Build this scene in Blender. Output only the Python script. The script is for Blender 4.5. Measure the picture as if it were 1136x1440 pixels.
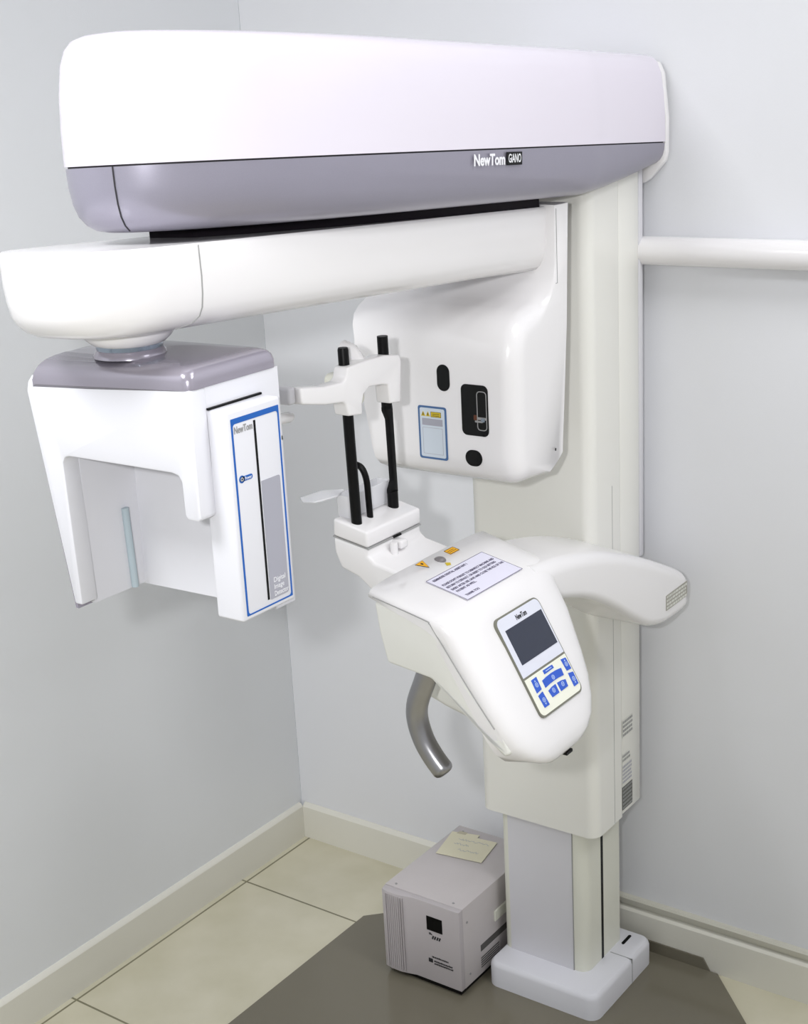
import bpy, bmesh, math, random
from mathutils import Vector, Matrix

# ---------------------------------------------------------------- scene, camera, lights
for o in list(bpy.data.objects):
    bpy.data.objects.remove(o, do_unlink=True)
scene = bpy.context.scene
COL = scene.collection

scene.view_settings.view_transform = 'Standard'
scene.view_settings.look = 'None'
scene.view_settings.gamma = 1.0
scene.view_settings.use_curve_mapping = False
scene.view_settings.exposure = 0.12

cam_d = bpy.data.cameras.new('camera')
cam = bpy.data.objects.new('camera', cam_d)
COL.objects.link(cam)
cam_d.sensor_fit = 'HORIZONTAL'
cam_d.sensor_width = 36.0
cam_d.lens = 64.448
cam_d.clip_start = 0.05
rx = Vector((0.81187349, 0.58162924, -0.05068394))
uy = Vector((-0.13147181, 0.26671592, 0.95476583))
fz = Vector((-0.56883794, 0.76848555, -0.29300743))
M = Matrix.Identity(4)
for i in range(3):
    M[i][0] = rx[i]; M[i][1] = uy[i]; M[i][2] = -fz[i]; M[i][3] = (2.00793817, -2.25799528, 1.7)[i]
cam.matrix_world = M
scene.camera = cam

world = bpy.data.worlds.new('world')
scene.world = world
world.use_nodes = True
bg = world.node_tree.nodes['Background']
bg.inputs['Color'].default_value = (0.9, 0.95, 1.0, 1)
bg.inputs['Strength'].default_value = 0.35

CEIL = 2.62
LAMPS = [((0.55, -2.05), 0.55, 25.0), ((2.35, -0.75), 0.55, 14.0), ((1.55, -0.65), 0.55, 5.0)]
LAMP_COLOR = (0.975, 0.985, 1.0)

# the photographer's flash, held just left of the lens
FLASH = 62.0
if FLASH:
    fd = bpy.data.lights.new('camera_flash', 'SPOT'); fd.shadow_soft_size = 0.035; fd.energy = FLASH
    fd.spot_size = math.radians(54); fd.spot_blend = 1.0
    fo = bpy.data.objects.new('camera_flash', fd); COL.objects.link(fo)
    fm = M.copy(); fm.translation = Vector(M.translation) - rx * 0.19 + uy * 0.06
    fo.matrix_world = fm @ Matrix.Rotation(math.radians(1.0), 4, 'Y') @ Matrix.Rotation(math.radians(1.0), 4, 'X')

# ---------------------------------------------------------------- helpers
def lin(c):
    return tuple(((x / 255) / 12.92 if x / 255 <= 0.04045 else ((x / 255 + 0.055) / 1.055) ** 2.4) for x in c) + (1.0,)

def mat(name, rgb, rough=0.4, metal=0.0, spec=0.5, coat=0.0, noise=0.0, nscale=40.0, bump=0.0, bscale=200.0,
        emit=None, estr=0.0, trans=0.0, ior=1.45, alpha=1.0):
    m = bpy.data.materials.new(name)
    m.use_nodes = True
    nt = m.node_tree
    b = nt.nodes['Principled BSDF']
    b.inputs['Base Color'].default_value = lin(rgb)
    b.inputs['Roughness'].default_value = rough
    b.inputs['Metallic'].default_value = metal
    b.inputs['Specular IOR Level'].default_value = spec
    b.inputs['Coat Weight'].default_value = coat
    b.inputs['Coat Roughness'].default_value = 0.06
    b.inputs['Transmission Weight'].default_value = trans
    b.inputs['IOR'].default_value = ior
    b.inputs['Alpha'].default_value = alpha
    tc = nt.nodes.new('ShaderNodeTexCoord')
    if noise > 0:
        n = nt.nodes.new('ShaderNodeTexNoise'); n.inputs['Scale'].default_value = nscale
        n.inputs['Detail'].default_value = 5
        nt.links.new(tc.outputs['Object'], n.inputs['Vector'])
        r = nt.nodes.new('ShaderNodeMapRange')
        r.inputs['To Min'].default_value = 1 - noise; r.inputs['To Max'].default_value = 1 + noise
        nt.links.new(n.outputs['Fac'], r.inputs['Value'])
        mx = nt.nodes.new('ShaderNodeMix'); mx.data_type = 'RGBA'; mx.blend_type = 'MULTIPLY'
        mx.inputs['Factor'].default_value = 1
        mx.inputs['A'].default_value = lin(rgb)
        nt.links.new(r.outputs['Result'], mx.inputs['B'])
        nt.links.new(mx.outputs['Result'], b.inputs['Base Color'])
    if bump > 0:
        n2 = nt.nodes.new('ShaderNodeTexNoise'); n2.inputs['Scale'].default_value = bscale
        n2.inputs['Detail'].default_value = 3
        nt.links.new(tc.outputs['Object'], n2.inputs['Vector'])
        bp = nt.nodes.new('ShaderNodeBump'); bp.inputs['Strength'].default_value = bump
        bp.inputs['Distance'].default_value = 0.001
        nt.links.new(n2.outputs['Fac'], bp.inputs['Height'])
        nt.links.new(bp.outputs['Normal'], b.inputs['Normal'])
    if emit:
        b.inputs['Emission Color'].default_value = lin(emit)
        b.inputs['Emission Strength'].default_value = estr
    return m

WHITE = mat('gloss_white_plastic', (236, 234, 235), 0.22, spec=0.45, coat=0.35)
WHITE_SOFT = mat('satin_white_plastic', (222, 222, 228), 0.38, spec=0.4)
WHITE_BEAM = mat('gloss_white_shell', (225, 219, 230), 0.2, spec=0.45, coat=0.4)
CREAM = mat('cream_white_enamel', (226, 226, 214), 0.35, spec=0.4)
PANELGREY = mat('pale_grey_panel', (216, 215, 220), 0.35, spec=0.4)
SILVER = mat('silver_metallic_paint', (151, 148, 162), 0.34, metal=0.35, spec=0.5, coat=0.25, noise=0.06, nscale=900)
SILVER_CAP = mat('silver_cap_paint', (158, 153, 165), 0.24, metal=0.45, coat=0.4, noise=0.04, nscale=900)
BLACK = mat('black_plastic', (5, 5, 6), 0.4, spec=0.22)
GAPSHADE = mat('gap_shade_black', (16, 10, 18), 0.7, spec=0.2)  # near-black standing in for shade in the gap under the beam
GLASSBLACK = mat('dark_window_glass', (5, 6, 6), 0.12, spec=0.3)
CHROME = mat('brushed_steel_ring', (150, 160, 172), 0.18, metal=1.0)
HANDLE = mat('brushed_grey_metal', (160, 159, 162), 0.3, metal=1.0, noise=0.05, nscale=60)
GREY = mat('grey_plastic', (150, 150, 150), 0.45)
SEAM = mat('seam_line_grey', (160, 160, 160), 0.6)
DARKSEAM = mat('seam_line_dark', (48, 46, 50), 0.7)
BLUE = mat('blue_print', (22, 92, 176), 0.4)
BLUEFRAME = mat('steel_blue_print', (70, 104, 150), 0.4)
BTN = mat('button_blue', (48, 92, 200), 0.4)
BTNMARK = mat('button_mark_pale', (180, 200, 235), 0.4)
LABELGREY = mat('label_grey_print', (165, 165, 176), 0.4)
LABELPALE = mat('label_pale_blue', (205, 214, 224), 0.4)
SCREEN = mat('screen_dark_blue', (42, 48, 66), 0.15, coat=0.3)
LAVENDER = mat('panel_lavender', (222, 224, 236), 0.35)
KEYPAD = mat('keypad_ivory', (240, 240, 226), 0.4)
PAPER = mat('notice_paper', (226, 224, 240), 0.7, noise=0.01)
INK = mat('ink_violet_grey', (90, 84, 110), 0.8)
INKDARK = mat('ink_dark', (35, 35, 38), 0.8)
INKGREY = mat('ink_grey', (150, 150, 150), 0.8)
YELLOW = mat('warning_yellow', (232, 170, 22), 0.5)
YELLOW2 = mat('warning_yellow_dull', (205, 180, 40), 0.5)
TEXTWHITE = mat('print_white', (240, 240, 244), 0.5)
UPS = mat('textured_grey_metal', (196, 190, 190), 0.5, bump=0.25, bscale=500, noise=0.02)
UPSFRONT = mat('grey_plastic_front', (186, 180, 182), 0.5)
CARD = mat('cream_note_paper', (222, 217, 192), 0.8, noise=0.03, nscale=15)
TAPE = mat('tan_tape_strip', (188, 182, 160), 0.6)
BODYW = mat('gloss_warm_white_enamel', (233, 232, 226), 0.26, spec=0.45, coat=0.3)
SHELLW = mat('satin_ivory_plastic', (236, 236, 231), 0.35, spec=0.4)
CLEAR = mat('clear_plastic', (242, 242, 246), 0.15, alpha=0.6)
LAMPM = mat('lamp_diffuser', (255, 255, 255), 0.5, emit=(255, 252, 246), estr=0.4)
LAMPF = mat('lamp_frame_white', (235, 235, 235), 0.4)

def finish(name, bm, m, parent=None, smooth=35):
    me = bpy.data.meshes.new(name)
    bmesh.ops.recalc_face_normals(bm, faces=bm.faces)
    bm.to_mesh(me); bm.free()
    me.materials.append(m)
    if smooth:
        for p in me.polygons: p.use_smooth = True
        me.set_sharp_from_angle(angle=math.radians(smooth))
    o = bpy.data.objects.new(name, me)
    COL.objects.link(o)
    if parent: o.parent = parent
    return o

def thing(name, label, cat, loc=(0, 0, 0)):
    o = bpy.data.objects.new(name, None); COL.objects.link(o)
    o.location = loc; o['label'] = label; o['category'] = cat
    o.empty_display_size = 0.05
    return o

def tag(o, label, cat, group=None):
    o['label'] = label; o['category'] = cat
    if group: o['group'] = group
    return o

def struct(name, bm, m, smooth=0):
    o = finish(name, bm, m, None, smooth); o['kind'] = 'structure'; return o

def bevel(bm, r, seg=4, ang=25, verts=None):
    if r <= 0: return
    es = [e for e in bm.edges if len(e.link_faces) == 2 and e.calc_face_angle(0) > math.radians(ang)]
    bmesh.ops.bevel(bm, geom=es, offset=r, segments=seg, profile=0.5, affect='EDGES', clamp_overlap=True)

def box(bm, a, b, r=0, seg=3):
    t = bmesh.new()
    bmesh.ops.create_cube(t, size=1)
    for v in t.verts:
        v.co = Vector([(a[i] + b[i]) / 2 + v.co[i] * (b[i] - a[i]) for i in range(3)])
    bevel(t, r, seg)
    merge(bm, t)

def merge(bm, t):
    me = bpy.data.meshes.new('tmp'); t.to_mesh(me); t.free()
    bm.from_mesh(me); bpy.data.meshes.remove(me)

def ax3(axis, u, v, w):
    return {'x': Vector((w, u, v)), 'y': Vector((u, w, v)), 'z': Vector((u, v, w))}[axis]

def prism(bm, pts, axis, w0, w1, r=0, seg=4, ang=25, fn=None):
    """pts: 2-D outline ((y,z) for x, (x,z) for y, (x,y) for z) extruded along the axis"""
    t = bmesh.new()
    A = [t.verts.new(ax3(axis, p[0], p[1], w0)) for p in pts]
    B = [t.verts.new(ax3(axis, p[0], p[1], w1)) for p in pts]
    t.faces.new(A); t.faces.new(B[::-1])
    n = len(pts)
    for i in range(n):
        t.faces.new((A[i], B[i], B[(i + 1) % n], A[(i + 1) % n]))
    if fn:
        for v in t.verts: v.co = fn(v.co)
    bmesh.ops.recalc_face_normals(t, faces=t.faces)
    bevel(t, r, seg, ang)
    merge(bm, t)

def loft(bm, rings, closed=True, cap=True):
    vs = [[bm.verts.new(p) for p in r] for r in rings]
    n = len(rings[0])
    for a, b in zip(vs, vs[1:]):
        for i in range(n if closed else n - 1):
            bm.faces.new((a[i], a[(i + 1) % n], b[(i + 1) % n], b[i]))
    if cap:
        bm.faces.new(vs[0][::-1]); bm.faces.new(vs[-1])
    return vs

def tube(bm, pts, r, seg=20, cap=True):
    pts = [Vector(p) for p in pts]
    rad = r if isinstance(r, (list, tuple)) else [r] * len(pts)
    rings = []
    ref = None
    for i, p in enumerate(pts):
        d = (pts[min(i + 1, len(pts) - 1)] - pts[max(i - 1, 0)]).normalized()
        if ref is None:
            ref = Vector((0, 1, 0)) if abs(d.y) < 0.9 else Vector((1, 0, 0))
        u = (ref - d * ref.dot(d)).normalized(); v = d.cross(u); ref = u
        rings.append([p + (u * math.cos(2 * math.pi * k / seg) + v * math.sin(2 * math.pi * k / seg)) * rad[i] for k in range(seg)])
    loft(bm, rings, True, cap)

def catmull(pts, n=8, closed=False):
    P = [Vector(p) for p in pts]; out = []
    m = len(P)
    rng = range(m) if closed else range(m - 1)
    for i in rng:
        if closed: a, b, c, d = P[(i - 1) % m], P[i], P[(i + 1) % m], P[(i + 2) % m]
        else: a, b, c, d = P[max(i - 1, 0)], P[i], P[i + 1], P[min(i + 2, m - 1)]
        for k in range(n):
            t = k / n
            out.append(0.5 * ((2 * b) + (c - a) * t + (2 * a - 5 * b + 4 * c - d) * t * t + (3 * b - a - 3 * c + d) * t ** 3))
    if not closed: out.append(P[-1])
    return out

def rrect(w, h, r, n=6, cx=0, cy=0):
    """rounded rectangle outline; r one radius or four (tr, tl, bl, br)"""
    rr = r if isinstance(r, (list, tuple)) else [r] * 4
    out = []
    for k, (sx, sy) in enumerate(((1, 1), (-1, 1), (-1, -1), (1, -1))):
        q = rr[k]
        for i in range(n + 1):
            a = math.pi / 2 * k + math.pi / 2 * i / n
            out.append((cx + sx * (w / 2 - q) + q * math.cos(a), cy + sy * (h / 2 - q) + q * math.sin(a)))
    return out

def ringloft(bm, outline, prof, fn, flat=None):
    """outline: CCW plan outline [(x,y)]; prof: [(inset, z)] from bottom to top; fn maps a point"""
    n = len(outline)
    P = [Vector(p) for p in outline]
    N = []
    for i in range(n):
        d = P[(i + 1) % n] - P[i - 1]
        nrm = Vector((d.y, -d.x)).normalized()
        if flat is not None and P[i].y > flat: nrm = Vector((math.copysign(1, nrm.x if abs(nrm.x) > .3 else P[i].x - .77), 0))
        N.append(nrm)
    loft(bm, [[fn(Vector((P[i].x - N[i].x * q, P[i].y - N[i].y * q, z))) for i in range(n)] for q, z in prof])

class Frame:
    """flat local frame: origin, right direction, up direction"""
    def __init__(s, o, u, v):
        s.o = Vector(o); s.u = Vector(u).normalized(); v = Vector(v)
        s.v = (v - s.u * v.dot(s.u)).normalized(); s.n = s.u.cross(s.v)
    def p(s, a, b, c=0): return s.o + s.u * a + s.v * b + s.n * c
    def plate(s, bm, pts, c0, c1):
        A = [bm.verts.new(s.p(a, b, c0)) for a, b in pts]
        B = [bm.verts.new(s.p(a, b, c1)) for a, b in pts]
        bm.faces.new(A[::-1]); bm.faces.new(B)
        n = len(pts)
        for i in range(n): bm.faces.new((A[i], A[(i + 1) % n], B[(i + 1) % n], B[i]))
    def ring(s, bm, outer, inner, c0, c1):
        n = len(outer)
        L = [[bm.verts.new(s.p(a, b, c)) for a, b in pts] for pts, c in ((outer, c0), (outer, c1), (inner, c1), (inner, c0))]
        for k in range(4):
            A, B = L[k], L[(k + 1) % 4]
            for i in range(n): bm.faces.new((A[i], A[(i + 1) % n], B[(i + 1) % n], B[i]))
    def rect(s, bm, a0, b0, a1, b1, c0, c1):
        s.plate(bm, [(a0, b0), (a1, b0), (a1, b1), (a0, b1)], c0, c1)
    def line(s, bm, a0, b0, a1, b1, w, c0, c1):
        d = Vector((a1 - a0, b1 - b0)).normalized(); q = Vector((-d.y, d.x)) * w / 2
        s.plate(bm, [(a0 - q.x, b0 - q.y), (a1 - q.x, b1 - q.y), (a1 + q.x, b1 + q.y), (a0 + q.x, b0 + q.y)], c0, c1)
    def matrix(s, a, b, c):
        m = Matrix.Identity(4)
        for i in range(3):
            m[i][0] = s.u[i]; m[i][1] = s.v[i]; m[i][2] = s.n[i]
        m.translation = s.p(a, b, c)
        return m

def text(bm, fr, s, a, b, size, c=0.0006, width=None, bold=0.0, shear=0.0, align='LEFT'):
    """add lettering to a bmesh, lying in the frame"""
    cu = bpy.data.curves.new('t', 'FONT')
    cu.body = s; cu.size = size; cu.extrude = 0.0001; cu.offset = bold; cu.shear = shear; cu.align_x = align
    cu.resolution_u = 3
    o = bpy.data.objects.new('t', cu); COL.objects.link(o)
    bpy.context.view_layer.update()
    dg = bpy.context.evaluated_depsgraph_get()
    me = bpy.data.meshes.new_from_object(o.evaluated_get(dg))
    if width and me.vertices:
        xs = [v.co.x for v in me.vertices]; k = width / (max(xs) - min(xs))
        for v in me.vertices: v.co.x *= k
    me.transform(fr.matrix(a, b, c))
    bm.from_mesh(me)
    bpy.data.objects.remove(o); bpy.data.curves.remove(cu); bpy.data.meshes.remove(me)

# ---------------------------------------------------------------- room
def wall_mat(name, rgb):
    return mat(name, rgb, 0.55, spec=0.3, noise=0.012, nscale=6, bump=0.12, bscale=260)
WALL_L = wall_mat('painted_wall_left', (228, 230, 233))
WALL_B = wall_mat('painted_wall_back', (229, 230, 234))
CEILM = mat('ceiling_paint', (232, 232, 232), 0.8)
SKIRT = mat('cream_skirting', (226, 224, 214), 0.35, noise=0.015, nscale=12)
TRUNK = mat('cream_trunking', (204, 202, 190), 0.4)

XM, YM = 3.3, -3.6
def tile_mat():
    m = bpy.data.materials.new('cream_floor_tiles'); m.use_nodes = True
    nt = m.node_tree; b = nt.nodes['Principled BSDF']
    g = nt.nodes.new('ShaderNodeNewGeometry')
    sep = nt.nodes.new('ShaderNodeSeparateXYZ'); nt.links.new(g.outputs['Position'], sep.inputs[0])
    def mth(op, a, bb=None):
        n = nt.nodes.new('ShaderNodeMath'); n.operation = op
        for i, q in enumerate((a, bb)):
            if q is None: continue
            if isinstance(q, (int, float)): n.inputs[i].default_value = q
            else: nt.links.new(q, n.inputs[i])
        return n.outputs[0]
    def grout(sock, off):
        q = mth('MODULO', mth('ADD', sock, 50 * 0.4975 - off), 0.4975)
        return mth('LESS_THAN', mth('MINIMUM', q, mth('SUBTRACT', 0.4975, q)), 0.0022)
    mask = mth('MAXIMUM', grout(sep.outputs['X'], 0.0135), grout(sep.outputs['Y'], -0.2205))
    n = nt.nodes.new('ShaderNodeTexNoise'); n.inputs['Scale'].default_value = 9; n.inputs['Detail'].default_value = 6
    nt.links.new(g.outputs['Position'], n.inputs['Vector'])
    cr = nt.nodes.new('ShaderNodeValToRGB')
    cr.color_ramp.elements[0].color = lin((203, 198, 174)); cr.color_ramp.elements[1].color = lin((214, 209, 188))
    cr.color_ramp.elements[0].position = .3; cr.color_ramp.elements[1].position = .7
    nt.links.new(n.outputs['Fac'], cr.inputs['Fac'])
    mx = nt.nodes.new('ShaderNodeMix'); mx.data_type = 'RGBA'
    nt.links.new(mask, mx.inputs['Factor']); nt.links.new(cr.outputs['Color'], mx.inputs['A'])
    mx.inputs['B'].default_value = lin((128, 124, 100))
    nt.links.new(mx.outputs['Result'], b.inputs['Base Color'])
    b.inputs['Roughness'].default_value = 0.35
    return m

bm = bmesh.new(); box(bm, (-0.1, YM - .1, -0.1), (XM + .1, 0.1, 0)); struct('floor', bm, tile_mat())
bm = bmesh.new(); box(bm, (-0.1, YM - .1, CEIL), (XM + .1, 0.1, CEIL + .1)); struct('ceiling', bm, CEILM)
bm = bmesh.new(); box(bm, (-0.11, YM, 0), (-0.011, 0.01, CEIL)); struct('wall_left', bm, WALL_L)
bm = bmesh.new(); box(bm, (-0.011, 0.011, 0), (XM, 0.11, CEIL)); struct('wall_back', bm, WALL_B)
bm = bmesh.new(); box(bm, (XM, YM, 0), (XM + .1, 0.11, CEIL)); struct('wall_right', bm, WALL_B)
bm = bmesh.new(); box(bm, (-0.011, YM - .1, 0), (XM, YM, CEIL)); struct('wall_front', bm, WALL_L)
def board(name, pts, axis, w0, w1, m):
    b_ = bmesh.new(); prism(b_, pts, axis, w0, w1); struct(name, b_, m, 30)
sk = [(-0.011, 0), (0.0, 0), (0.0, .078), (-0.003, .083), (-0.008, .086), (-0.011, .086)]
board('baseboard_left', sk, 'y', YM, 0.0, SKIRT)
board('baseboard_back', [(-a, b) for a, b in sk], 'x', 0.0, XM, SKIRT)
board('trim_1', [(0.011, .0865), (0.0075, .0865), (0.0075, .092), (0.0015, .094), (0.0, .104), (0.003, .108), (0.011, .109)], 'x', 0.60, XM, TRUNK)

for k, ((lx, ly), sz, pw) in enumerate(LAMPS):
    t = thing('ceiling_light', ['square recessed ceiling light nearest the left wall', 'square recessed ceiling light nearest the right wall',
              'square recessed ceiling light nearest the scanner column'][k], 'light', (lx, ly, CEIL))
    t['group'] = 'ceiling lights'
    F = Frame((0, 0, -0.001), (1, 0, 0), (0, -1, 0))
    b_ = bmesh.new(); h = sz / 2
    F.ring(b_, rrect(sz + .03, sz + .03, .005), rrect(sz, sz, .003), 0, .012); finish('lamp_frame', b_, LAMPF, t)
    b_ = bmesh.new(); F.plate(b_, rrect(sz, sz, .003), 0, .004); finish('diffuser', b_, LAMPM, t, 0)
    ld = bpy.data.lights.new('lamp', 'AREA'); ld.shape = 'SQUARE'; ld.size = sz; ld.energy = pw; ld.color = LAMP_COLOR
    lo = bpy.data.objects.new('lamp', ld); COL.objects.link(lo); lo.parent = t; lo.location = (0, 0, -0.02)

# ---------------------------------------------------------------- floor plate
MATM = mat('brown_grey_floor_plate', (116, 111, 97), 0.16, spec=0.5, coat=0.1, noise=0.05, nscale=5)
plate = thing('floor_plate', 'glossy brown-grey floor plate with cut corners under the scanner', 'floor plate', (0.78, -0.6, 0))
def W(o):  # child of a located empty: keep world coordinates
    o.matrix_parent_inverse = Matrix.Translation(-Vector(o.parent.location)); return o
bm = bmesh.new()
prism(bm, [(.321, -1.25), (1.24, -1.25), (1.24, -.225), (1.03, -.002), (.52, -.002), (.321, -.198)], 'z', 0.0004, .004, .001, 1)
W(finish('plate', bm, MATM, plate))
bm = bmesh.new()
prism(bm, [(.56, .002), (1.015, .002), (1.0, .0275), (.57, .0275)], 'y', -.004, -.0008)
W(finish('upturned_edge', bm, MATM, plate))

# ---------------------------------------------------------------- the scanner
S = thing('dental_x_ray_scanner', 'large white and silver dental x-ray scanner on a column against the back wall', 'x-ray machine', (0.78, -0.14, 0))
def part(name, bm, m, parent=None, smooth=35, label=None):
    p = parent or S
    o = finish(name, bm, m, None, smooth)
    o.parent = p
    o.matrix_parent_inverse = Matrix.Translation(-Vector(S.location)) if p is S else Matrix.Identity(4)
    if label: o['label'] = label
    return o

# base
bm = bmesh.new()
ringloft(bm, rrect(.905 - .669, .235, .022, 8, .787, -.1425),
         [(0, .004), (0, .045), (.002, .051), (.006, .055), (.012, .056)], lambda p: p)
base = part('base_plate', bm, WHITE_SOFT)
bm = bmesh.new()
box(bm, (.8585, -.1150, .0545), (.9055, -.1135, .0566)); box(bm, (.9035, -.1150, .004), (.9056, -.1135, .0566))
part('joint_line', bm, SEAM, base)
bm = bmesh.new()
prism(bm, rrect(.006, .034, .0029, 4, .866, -.062), 'z', .0555, .0572); part('cable_slot', bm, BLACK, base)

# lower column
bm = bmesh.new()
prism(bm, rrect(.855 - .672, .135, [.004, .004, .016, .02], 6, .7635, -.1325), 'z', .055, .5)
col = part('column', bm, CREAM)
bm = bmesh.new(); box(bm, (.6895, -.2012, .056), (.827, -.1990, .5)); part('front_panel', bm, PANELGREY, col)
bm = bmesh.new(); box(bm, (.8270, -.2016, .056), (.8286, -.1990, .5)); part('panel_edge', bm, SEAM, col)
bm = bmesh.new(); box(bm, (.850, -.1420, .056), (.8556, -.1340, .5)); part('guide_slot', bm, BLACK, col)

# carriage body
bm = bmesh.new()
prism(bm, rrect(.884 - .638, .102, [.002, .002, .02, .022], 8, .761, -.160), 'z', .352, 1.56, 0)
box(bm, (.640, -.1085, .356), (.884, -.036, 1.56), .003, 2)
body = part('carriage_body', bm, BODYW)
bm = bmesh.new(); box(bm, (.883, -.1395, .353), (.8843, -.1385, 1.0)); part('body_seam', bm, SEAM, body)
bm = bmesh.new(); box(bm, (.645, -.0355, .84), (.8845, -.021, 1.55), .002, 2)
part('back_plate', bm, PANELGREY, None)
bm = bmesh.new(); box(bm, (.68, -.022, .9), (.84, .0105, 1.5)); part('wall_spacer', bm, PANELGREY)
# stickers on the carriage body
FB = Frame((.8842, -.09, .45), (0, 1, 0), (0, 0, 1))
def body_sticker(name, a0, b0, a1, b1, m, rows, m2, dense=3):
    b_ = bmesh.new(); FB.rect(b_, a0, b0, a1, b1, 0, .0004); st = part(name, b_, m, body)
    b_ = bmesh.new(); rnd = random.Random(hash(name) % 7 + rows)
    for r in range(rows):
        yy = b1 - (b1 - b0) * (r + .5) / rows; x = a0 + .002
        while x < a1 - .003:
            w = rnd.uniform(.002, .007); w = min(w, a1 - .001 - x)
            FB.rect(b_, x, yy - (b1 - b0) / rows * .28, x + w, yy + (b1 - b0) / rows * .28, .0004, .0006); x += w + .0012
    part(name + '_print', b_, m2, body)
STK = mat('sticker_pale', (214, 214, 208), 0.5); STKD = mat('sticker_dark', (88, 90, 84), 0.5)
body_sticker('serial_sticker', -.018, .062, .022, .096, STK, 4, INKGREY)
body_sticker('voltage_sticker', -.02, .012, .012, .028, STK, 2, GREY)
body_sticker('maker_sticker', -.02, -.032, .018, .006, STK, 5, LABELGREY)
body_sticker('rating_sticker', -.02, -.085, .02, -.038, STKD, 6, INKGREY)

# side arm (rail) running along the back wall
bm = bmesh.new()
tube(bm, [(.870, -.0140, 1.3838), (1.6, -.0140, 1.3838), (2.2, -.0140, 1.3838)], .0242, 32)
rail = part('side_arm', bm, WHITE)
bm = bmesh.new(); tube(bm, [(2.0, -.014, 1.3838), (2.0, .0108, 1.3838)], .012, 16)
part('wall_bracket', bm, WHITE, rail)

# overhead beam: plan outline, nose towards the camera side
def beamfn(p): return Vector((p.x, p.y, p.z - .0505 * p.y + .032 * (p.x - .93)))
def bandfn(p):
    k_ = max(0, (p.y + .257) / .24)
    return beamfn(Vector((p.x, p.y, p.z + .036 * k_ ** 1.3 * max(0, (1.5605 - p.z) / .0735))))
def beam_outline(off=0):
    cx, cy, r = .772, -.70, .158
    pts = [(.640, -.012), (.637, -.05), (.634, -.10), (.630, -.15)]
    pts += [(cx - r + .0, -.20), (cx - r, -.45)]
    n = 44
    for i in range(n + 1):
        a = math.pi + math.pi * i / n
        e = 2 / 2.3
        pts.append((cx + r * math.copysign(abs(math.cos(a)) ** e, math.cos(a)), cy + .44 * math.copysign(abs(math.sin(a)) ** e, math.sin(a))))
    pts += [(.930, -.55), (.930, -.4), (.930, -.29), (.930, -.265), (.9285, -.245), (.927, -.22), (.926, -.19), (.925, -.15), (.924, -.11), (.923, -.07), (.922, -.04), (.921, -.012)]
    out = []
    for i, p in enumerate(pts):
        if not out or (Vector(p) - Vector(out[-1])).length > 1e-4: out.append(p)
    return out
bo = beam_outline()
bm = bmesh.new()
ringloft(bm, bo, [(.0, 1.5625), (.0005, 1.60), (.003, 1.64), (.008, 1.672), (.014, 1.688), (.022, 1.697), (.035, 1.702), (.06, 1.705), (.1, 1.707)], beamfn, -.2)
beam = part('overhead_beam', bm, WHITE_BEAM)
bm = bmesh.new()
ringloft(bm, bo, [(.06, 1.487), (.04, 1.4875), (.028, 1.490), (.018, 1.496), (.010, 1.506), (.005, 1.52), (.002, 1.54), (.0012, 1.5605)], bandfn, -.2)
band = part('silver_band', bm, SILVER, beam, label='silver-grey lower band of the beam')
bm = bmesh.new()
ringloft(bm, bo, [(.004, 1.5585), (.004, 1.5635)], beamfn, -.2); part('beam_seam', bm, DARKSEAM, beam)
# end-cap seam of the silver band
def outline_at(ol, px, py, inset=0):
    return None
bm = bmesh.new()
prof = [(.028, 1.490), (.018, 1.496), (.010, 1.506), (.005, 1.52), (.002, 1.54), (.0012, 1.5605)]
cs = []
ang = math.radians(-80); e = 2 / 2.3; cx, cy, r = .772, -.70, .158
px_, py_ = cx + r * abs(math.cos(ang)) ** e, cy - .44 * abs(math.sin(ang)) ** e
nn_ = Vector((math.cos(ang) ** (2 - e) / r, math.sin(ang) * abs(math.sin(ang)) ** (1 - e) / .44)).normalized(); nx, ny = nn_.x, nn_.y
for q, z in prof: cs.append(beamfn(Vector((px_ - nx * (q - .0004), py_ - ny * (q - .0004), z))))
tube(bm, cs, .0009, 8); part('band_seam', bm, DARKSEAM, beam)
# white lip behind the beam
bm = bmesh.new()
prism(bm, [(.635, 1.50), (.880, 1.495), (.892, 1.503), (.918, 1.530), (.922, 1.545), (.922, 1.60), (.914, 1.672), (.905, 1.690), (.66, 1.695), (.635, 1.66)], 'y', -.011, .004, .003, 2)
part('beam_back_plate', bm, WHITE, beam)
# lettering on the band
FT = Frame((.9300, -.607, 1.5712), (0, 1, -.0535), (0, 0, 1))
bm = bmesh.new()
text(bm, FT, 'NewTom', 0, .0005, .0205, .0012, .078, .0007); lg = part('maker_lettering', bm, TEXTWHITE, beam)
bm = bmesh.new(); FT.rect(bm, .0835, -.0012, .1235, .0165, .0004, .0013); part('model_plate', bm, BLACK, beam)
bm = bmesh.new(); text(bm, FT, 'GiANO', .087, .0025, .0165, .0015, .033, .0002); part('model_lettering', bm, TEXTWHITE, beam)

# black filler: paints in the shade of the gap between beam and arm
bm = bmesh.new()
prism(bm, [(.70, -.985), (.775, -.985), (.805, -.92), (.835, -.80), (.858, -.62), (.866, -.45), (.866, -.33), (.70, -.33)], 'z', 1.462, 1.500, 0, fn=lambda p: beamfn(p))
part('gap_shade_filler', bm, GAPSHADE)

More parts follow.
